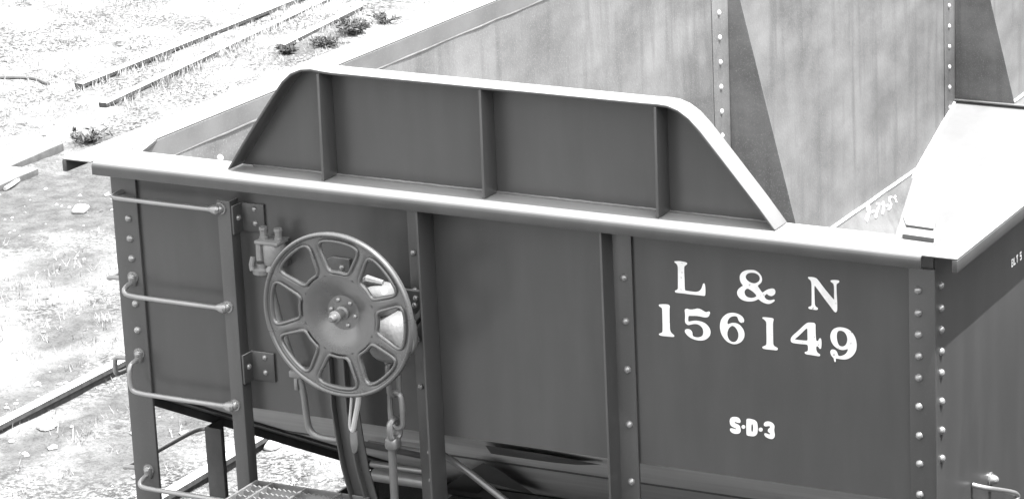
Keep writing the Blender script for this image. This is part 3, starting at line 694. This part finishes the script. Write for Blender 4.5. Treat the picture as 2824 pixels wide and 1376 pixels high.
# --- underframe
part('center_sill', MB().box(XC-.17, XC+.17, .10, LEN-.1, .72, 1.05), M['paint_dark'], .01)
part('bolster', MB().box(.10, X1-.10, 1.55, 1.95, .80, 1.02), M['paint_dark'], .01)
part('bolster', MB().box(.10, X1-.10, LEN-1.95, LEN-1.55, .80, 1.02), M['paint_dark'], .01)
part('end_sill', MB().box(.02, X1-.02, -.02, .10, .80, 1.08), M['paint_dark'], .01)
part('side_sill', MB().box(.012, .09, .11, LEN-.11, .86, 1.00), M['paint_dark'], .01)
part('side_sill', MB().box(X1-.09, X1-.012, .11, LEN-.11, .86, 1.00), M['paint_dark'], .01)
# cylinder, plates and pipes hung under the slope sheet
bc = obj('brake_cylinder', MB().lathe([(.05, 0), (.15, .01), (.15, .30), (.12, .34), (.05, .36)], (1.15, .62, 1.55), (1, 0, 0), 24).mesh('brake_cylinder', M['paint_dark'], 0, True), car)
def pxslab(name, px, t0, th, m):
    """plate parallel to the slope sheet, hung t0 below it; corners given as photograph directions"""
    v = []
    for k in (0, 1):
        for x, y in px:
            v.append(ongen(x, y, (0, TS, 1), (0, 0, ZB+.01-t0-k*th)))
    n = len(px); b = MB().add(v, [tuple(range(n)), tuple(range(2*n-1, n-1, -1))]+[(i, (i+1) % n, n+(i+1) % n, n+i) for i in range(n)])
    return part(name, b, m, .002)
u4 = lambda x, y: (1000+x/3.735, 1040+y/3.735)
pxslab('hanger_plate', [u4(1245, 878), u4(1090, 965), u4(840, 1125), u4(835, 1300), u4(1100, 1300), u4(1230, 1140), u4(1290, 1080), u4(1700, 1190), u4(1790, 1215), u4(1400, 945)], .03, .012, M['paint_dark'])
for nm, a_, b_, yy, r in (('train_pipe', (60, 686), (690, 788), .50, .014), ('train_pipe', (90, 889), (700, 972), .75, .013), ('branch_pipe', (120, 1000), (700, 1085), .90, .026)):
    obj(nm, MB().tube([onplane(*u4(*a_), 1, yy), onplane(*u4(*b_), 1, yy)], r, 12).mesh(nm, M['rung'], 0, True), car)
pxslab('dark_patch', [(1338, 1227), (1354, 1250), (1420, 1260), (1520, 1274), (1590, 1281), (1660, 1281), (1560, 1262), (1480, 1248)], .0180, .003, M['paint_dark'])  # thin dark patch laid just below the slope sheet
dp = [onplane(*u4(x, y), 1, yy) for (x, y), yy in (((830, 800), .10), ((930, 860), .10), ((1100, 980), .10), ((1420, 1230), .10), ((1700, 1450), .10))]
obj('branch_pipe', MB().tube([(1.15, .10, dp[0].z+.012)]+[tuple(p) for p in dp], .0125, 10).mesh('branch_pipe', M['hardware'], 0, True), car)

# --- interior: gusset plates, ridges, hopper sheets
ZH = 1.147
for yr in (4.76, 7.87, 10.98):
    for s_ in (0, 1):
        fx = (lambda x: x) if not s_ else (lambda x: X1-x)
        gp = part('gusset_plate', MB().prism([(fx(.0305), 2.97), (fx(.0305), 1.20), (fx(.470), 1.20), (fx(.03+.006), 2.97)], 1, yr, yr+.003), M['steel'], 0)
        an = MB().box(*sorted((fx(.0303), fx(.035))), yr-.18, yr-.001, 1.2, 3.08); obj('riveted_angle', an.mesh('riveted_angle', M['steel'], .003), gp)
        if s_ == 0:
            for k in range(13): rivet((.035, yr-.105, 2.905-.126*k), gp, WRIV, '+x')
    rg = MB(); h = 1.412; lo = .62; d = (h-lo)/.405
    b = MB(); pr = [(yr-d, lo), (yr, h), (yr+d, lo), (yr+d, lo-.01), (yr, h-.012), (yr-d, lo-.01)]
    rs_ = part('cross_ridge', b.prism(pr, 0, .031, X1-.031), M['chute'], 0)
    obj('ridge_bar', MB().prism([(yr-.004, h-.01), (yr+.006, h-.01), (yr+.006, h+.012), (yr-.03, h+.012), (yr-.03, h+.004), (yr-.004, h+.004)], 0, .032, X1-.032).mesh('ridge_bar', M['steel']), rs_)
    bead((.036, yr, h+.004), (.036, yr-d, lo+.004), .008, rs_, M['bead'], 40, .0008)
for s_ in (0, 1):
    fx = (lambda x: x) if not s_ else (lambda x: X1-x)
    pr = [(fx(.0305), ZH+.004), (fx(.43), .24), (fx(.42), .24), (fx(.02), ZH+.004)]
    hsd = part('hopper_side_sheet', MB().prism(pr, 1, 1.5, LEN-1.5), M['steel'], 0)
    if s_ == 0: chalk_sheet = hsd
def chalk():
    nrm = (.907, 0, .4); p0 = (.0335, 0, ZH+.004); z = lambda x, y: ongen(2360+x/10.457, 520+y/10.457, nrm, p0)
    strokes = [[(370, 490), (320, 570), (340, 640), (390, 690), (360, 800), (310, 950), (290, 900), (330, 780), (400, 620), (380, 500)],
               [(460, 700), (530, 640)], [(600, 450), (660, 440), (670, 520), (620, 640), (570, 850), (610, 800)], [(800, 390), (750, 470), (800, 540), (810, 440), (790, 640), (770, 740)],
               [(870, 520), (920, 480)], [(1030, 250), (970, 260), (980, 380), (1020, 440), (1000, 540), (945, 620)], [(1140, 220), (1110, 280), (1150, 330), (1170, 400)]]
    for st in strokes:
        obj('chalk_mark', MB().tube([z(*p) for p in st], .0055, 6).mesh('chalk_mark', M['chalk'], 0, True), chalk_sheet)
chalk()
# far end
part('end_sheet', MB().box(.004, X1-.004, LEN-.008, LEN, ZB, 3.15), bevel=0)
part('end_coping', MB().box(.0295, X1-.0295, LEN-.06, LEN+.1, ZT-.012, ZT))
plane_strip('slope_sheet', .031, X1-.031, LEN-3.55, LEN-.009, lambda y: ZB+.010-TS*(LEN-y), .008, [M['steel']])

# --- couplers and trucks (below the picture, but they carry the car)
for s_, y0 in ((1, -.02), (-1, LEN+.02)):
    part('coupler', MB().box(XC-.07, XC+.07, min(y0, y0-.45*s_), max(y0, y0-.45*s_), .80, .94).box(XC-.13, XC+.10, min(y0-.45*s_, y0-.68*s_), max(y0-.45*s_, y0-.68*s_), .73, 1.02), M['paint_dark'], .02)
for yc in (1.75, LEN-1.75):
    tk = part('truck_bolster', MB().box(XC-1.0, XC+1.0, yc-.17, yc+.17, .56, .80), M['paint_dark'], .02)
    for s_ in (-1, 1):
        pr = [(yc-1.05, .42), (yc-.75, .38), (yc-.35, .26), (yc+.35, .26), (yc+.75, .38), (yc+1.05, .42), (yc+1.05, .56), (yc+.75, .58), (yc+.35, .74), (yc-.35, .74), (yc-.75, .58), (yc-1.05, .56)]
        obj('side_frame', MB().prism(pr, 0, XC+s_*.98-.06, XC+s_*.98+.06).mesh('side_frame', M['paint_dark'], .01), tk)
    for dy in (-.85, .85):
        obj('axle', MB().tube([(XC-1.0, yc+dy, .46), (XC+1.0, yc+dy, .46)], .07, 14).mesh('axle', M['paint_dark'], 0, True), tk)
        for s_ in (-1, 1):
            pr = [(.02, -.02), (.40, -.02), (.43, .0), (.46, .02), (.455, .115), (.40, .125), (.36, .07), (.12, .07), (.10, .12), (.02, .12)]
            obj('wheel', MB().lathe([(r, s_*(h-.03)) for r, h in pr], (XC+s_*.755, yc+dy, .46), (1, 0, 0), 36).mesh('wheel', M['rust'], 0, True), tk)

# ================================================================== NEXT TRACK: the cars the photographer stands on
track(6.40, -14, 42, 'railway track with wooden ties under the row of boxcars', 0)
def boxcar():
    xc, hw, L, zr = 6.40, 1.43, 12.2, 4.05
    t = empty('boxcar', (xc, 0, 0), 'dark boxcar with ribbed sides and sliding door standing beside the hopper car', 'boxcar', 'boxcars on the next track')
    M['boxcar'] = mat('weathered_boxcar_paint', .36, .44, 2.5, .6, .8)
    def P(name, b, m=M['boxcar'], bev=.006, parent=None):
        return obj(name, b.mesh(name, m, bev), parent or t, None if parent else (-xc, 0, 0))
    body = P('body', MB().box(xc-hw, xc+hw, 0, L, 1.05, 3.80))
    P('roof', MB().prism([(xc-hw-.04, 3.802), (xc+hw+.04, 3.802), (xc+hw+.04, 3.84), (xc, 4.03), (xc-hw-.04, 3.84)], 1, -.03, L+.03))
    for k in range(3): P('running_board', MB().box(xc-.24+k*.17, xc-.09+k*.17, -.05, L+.05, 4.06, 4.085), M['timber'])
    for sx in (-1, 1):
        for k in range(13):
            y = .15+k*(L-.3)/12
            if abs(y-L/2) < 1.2: continue
            b = MB().box(*sorted((xc+sx*hw, xc+sx*(hw+.05))), y-.04, y+.04, 1.1, 3.78); P('side_post', b)
        d = P('door', MB().box(*sorted((xc+sx*hw, xc+sx*(hw+.045))), L/2-1.0, L/2+1.0, 1.15, 3.6))
        for k in range(4): obj('door_rib', MB().box(*sorted((xc+sx*(hw+.045), xc+sx*(hw+.075))), L/2-.97, L/2+.97, 1.5+k*.55, 1.58+k*.55).mesh('door_rib', M['paint_dark'], .006), d)
    P('underframe', MB().box(xc-.5, xc+.5, .05, L-.05, .72, 1.045))
    for yc in (1.7, L-1.7):
        tk = P('truck', MB().box(xc-1.0, xc+1.0, yc-.17, yc+.17, .55, .719))
        for s_ in (-1, 1): obj('side_frame', MB().box(xc+s_*.98-.06, xc+s_*.98+.06, yc-1.05, yc+1.05, .34, .6).mesh('side_frame', M['paint_dark'], .03), tk)
        for dy in (-.85, .85):
            obj('axle', MB().tube([(xc-.9, yc+dy, .46), (xc+.9, yc+dy, .46)], .07, 12).mesh('axle', M['paint_dark'], 0, True), tk)
            for s_ in (-1, 1): obj('wheel', MB().lathe([(.05, 0), (.46, .0), (.46, s_*.13), (.05, s_*.13)], (xc+s_*.70, yc+dy, .46), (1, 0, 0), 32).mesh('wheel', M['rust'], 0, True), tk)
    return t
def copy_tree(o, parent=None):
    c = o.copy(); COL.objects.link(c); c.parent = parent
    for ch_ in o.children: copy_tree(ch_, c)
    return c
bx = boxcar(); bx.location.y = -10.2
bx2 = copy_tree(bx); bx2.location.y = 3.1
bx['label'] = 'weathered pale grey boxcar with ribbed sides whose roof walk lies below the viewpoint'; bx2['label'] = 'weathered pale grey boxcar with ribbed sides standing alongside the hopper car'

# ================================================================== YARD THINGS
GZ = lambda x, y: ground_h(x, y)
def gp_(x, y): # photograph direction to the ground
    q = onplane(x, y, 2, -.07); return Vector((q.x, q.y, GZ(q.x, q.y)))
# timbers at the far left
def timber(a, b, wdt, h, label):
    a = Vector((a[0], a[1], 0)); b = Vector((b[0], b[1], 0)); L = (b-a).length
    m_ = MB(); m_.box(-wdt, 0, 0, L, -.10, h); me = m_.mesh('timber', [M['timber_side'], M['timber']], .008)
    for p in me.polygons:
        if p.normal.z > .8: p.material_index = 1
    o = obj('timber', me, None, (a.x, a.y, GZ(a.x, a.y)+.005)); o.rotation_euler = (0, 0, math.atan2(b.y-a.y, b.x-a.x)-math.pi/2)
    tag(o, label, 'timber', 'old timbers lying on the ground')
timber((-7.86, 8.72), (-7.91, 9.50), 1.1, .028, 'broad bleached timber mat with a dark side, lying on the dry ground')
timber((-7.54, 7.4), (-7.62, 8.84), .30, .040, 'squared bleached timber with dark side next to a loose stick')
def tube_thing(name, pts, r, m, label, cat):
    return tag(obj(name, MB().tube(chaikin([tuple(p) for p in pts], 2, False), r, 7).mesh(name, m, 0, True)), label, cat)
q0, q1 = gp_(14, 524), gp_(50, 502)
tube_thing('stick', [q0+Vector((0, 0, .02)), q0.lerp(q1, .5)+Vector((.01, 0, .022)), q1+Vector((0, 0, .02))], .016, M['stone'], 'pale straight stick lying by the squared timber', 'stick')
q = [gp_(x, y)+Vector((0, 0, .015)) for x, y in ((-40, 224), (0, 221), (40, 217.5), (75, 217.5), (105, 222), (125, 230), (134, 236))]
tube_thing('cable', q, .015, M['cable'], 'dark curved cable lying on the white dry grass', 'cable')
def rock(c, r, label, seed, m=None, name='stone', squash=.65):
    b = MB(); n, k = 12, 8; v = []
    for i in range(k+1):
        th = math.pi*i/k
        for j in range(n):
            ph = 2*math.pi*j/n; s = Vector((math.sin(th)*math.cos(ph), math.sin(th)*math.sin(ph), math.cos(th)))
            d = 1+.28*noise.noise(s*1.3+Vector((seed, 0, 0)))
            v.append((s.x*r*d, s.y*r*d*1.15, s.z*r*d*squash))
    f = [(i*n+j, i*n+(j+1) % n, (i+1)*n+(j+1) % n, (i+1)*n+j) for i in range(k) for j in range(n)]
    b.add(v, f); o = obj(name, b.mesh(name, m or M['stone'], 0, True), None, Vector(c)+Vector((0, 0, r*squash*.6)))
    return tag(o, label, 'stone', 'loose stones in the yard')
rock(gp_(222, 586), .055, 'white rounded stone alone on the grey dirt patch', 1)
rock(gp_(130, 1180), .05, 'pale flat stone between the sunken rails', 5, squash=.45)
rock(gp_(752, 1231), .045, 'pale stone in the gap framed by the ladder stile and dark support post', 9)
rock(gp_(68, 482), .06, 'flat pale slab of stone beside the bleached timber', 13, squash=.3)

def weed(c, h, spread, nl, label, seed, lw=.008):
    rnd = random.Random(seed); c = Vector(c)
    t = empty('weed_clump', c, label, 'weed', 'weed clumps in the dry grass')
    b = MB(); stems = MB()
    for k in range(max(4, nl//14)):
        a = rnd.uniform(0, 6.28); top = Vector((math.cos(a)*spread*rnd.uniform(.2, .8), math.sin(a)*spread*rnd.uniform(.2, .8), h*rnd.uniform(.55, 1)))
        stems.tube([Vector((0, 0, -.02)), top*.5+Vector((0, 0, .05*h)), top], [.005, .004, .002], 5)
        for j in range(14):
            t_ = rnd.uniform(.15, 1); p = top*t_; d = Vector((rnd.uniform(-1, 1), rnd.uniform(-1, 1), rnd.uniform(-.3, .8))).normalized()
            s = d.orthogonal().normalized()*lw*rnd.uniform(.5, 1.2); ln = lw*rnd.uniform(3, 8)
            b.add([p, p+d*ln*.5+s, p+d*ln, p+d*ln*.5-s], [(0, 1, 2, 3)])
    obj('leaves', b.mesh('leaves', M['weed']), t, (0, 0, 0)); obj('stems', stems.mesh('stems', M['weed']), t, (0, 0, 0))
weed(gp_(250, 384), .06, .26, 300, 'low dark weed clump near the coping corner of the hopper car', 1)
weed(gp_(793, 148), .06, .13, 380, 'small dark weed clump at the end of the short rail piece', 2)
weed(gp_(897, 130), .055, .20, 600, 'flat dark weed clump beside the short rail piece', 3)
weed(gp_(978, 97), .12, .26, 900, 'largest dark bushy weed clump, beyond the short rail piece', 4)
weed(gp_(1060, 66), .10, .22, 200, 'thin pale weed clump behind the bushy one', 5)

# dry grass and loose ballast: nobody could count it
def scatter():
    rnd = random.Random(11); v = []; f = []
    def dens(x, y): return noise.noise((x*.9, y*.9, 7.7))*.6+noise.noise((x*2.7, y*2.7, 2.2))*.4
    n = 0; tries = 0
    while n < 9000 and tries < 90000:
        tries += 1
        x = rnd.uniform(-13.5, -2.3); y = rnd.uniform(3, 19)
        far = min(max((y-9)/3, 0), 1)
        if dens(x, y)+.20*far < rnd.uniform(-.15, .45): continue
        if ((x+7.0)/1.0)**2+((y-8.45)/1.3)**2 < .8: continue
        n += 1; z = GZ(x, y)
        for k in range(rnd.randint(5, 11)):
            a = rnd.uniform(0, 6.28); bx = x+rnd.gauss(0, .03); by = y+rnd.gauss(0, .03); L = rnd.uniform(.012, .055); ln = rnd.uniform(.3, 1.2)
            tx = bx+math.cos(a)*L*ln; ty = by+math.sin(a)*L*ln; wd = rnd.uniform(.0015, .004); px, py = -math.sin(a)*wd, math.cos(a)*wd
            o = len(v); v += [(bx-px, by-py, z-.01), (bx+px, by+py, z-.01), (tx, ty, z+L)]; f.append((o, o+1, o+2))
    for (ax_, ay_, bx_, by_), cnt in (((-8.93, 11.0, -9.2, 16.5), 35), ((-8.39, 10.6, -9.1, 16.5), 60), ((-8.16, 12.74, -8.36, 14.3), 3)):
        for _ in range(cnt):        # tufts that overgrow the old rails
            t = rnd.random(); cx = ax_+(bx_-ax_)*t+rnd.gauss(.04, .03); cy = ay_+(by_-ay_)*t; z = GZ(cx, cy)
            for k in range(26):
                a = rnd.uniform(0, 6.28); bx = cx+rnd.gauss(0, .03); by = cy+rnd.gauss(0, .06); L = rnd.uniform(.04, .09); ln = rnd.uniform(.2, .9)
                wd = rnd.uniform(.003, .006); px, py = -math.sin(a)*wd, math.cos(a)*wd
                o = len(v); v += [(bx-px, by-py, z-.01), (bx+px, by+py, z-.01), (bx+math.cos(a)*L*ln, by+math.sin(a)*L*ln, z+L)]; f.append((o, o+1, o+2))
    me = bpy.data.meshes.new('dry_grass'); me.from_pydata(v, [], f); me.materials.append(M['grass'])
    o = obj('dry_grass', me); o['kind'] = 'stuff'; tag(o, 'sparse dry bleached grass tufts across the yard', 'grass')
    v = []; f = []
    for i in range(9000):
        x = rnd.uniform(-13.5, -2.3); y = rnd.uniform(3, 19)
        if dens(x+40, y) < rnd.uniform(-.3, .3): continue
        r = min(rnd.lognormvariate(-4.5, .45), .035); z = GZ(x, y)+r*.2; o = len(v)
        e = [rnd.uniform(.7, 1.3) for _ in range(6)]
        v += [(x+r*e[0], y, z), (x, y+r*e[1], z), (x-r*e[2], y, z), (x, y-r*e[3], z), (x+r*.2, y, z+r*.8*e[4]), (x, y, z-r)]
        f += [(o+a, o+b_, o+4) for a, b_ in ((0, 1), (1, 2), (2, 3), (3, 0))]+[(o+b_, o+a, o+5) for a, b_ in ((0, 1), (1, 2), (2, 3), (3, 0))]
    me = bpy.data.meshes.new('gravel'); me.from_pydata(v, [], f); me.materials.append(M['pebble'])
    o = obj('gravel', me); o['kind'] = 'stuff'; tag(o, 'loose ballast stones and cinders scattered on the ground', 'gravel')
scatter()
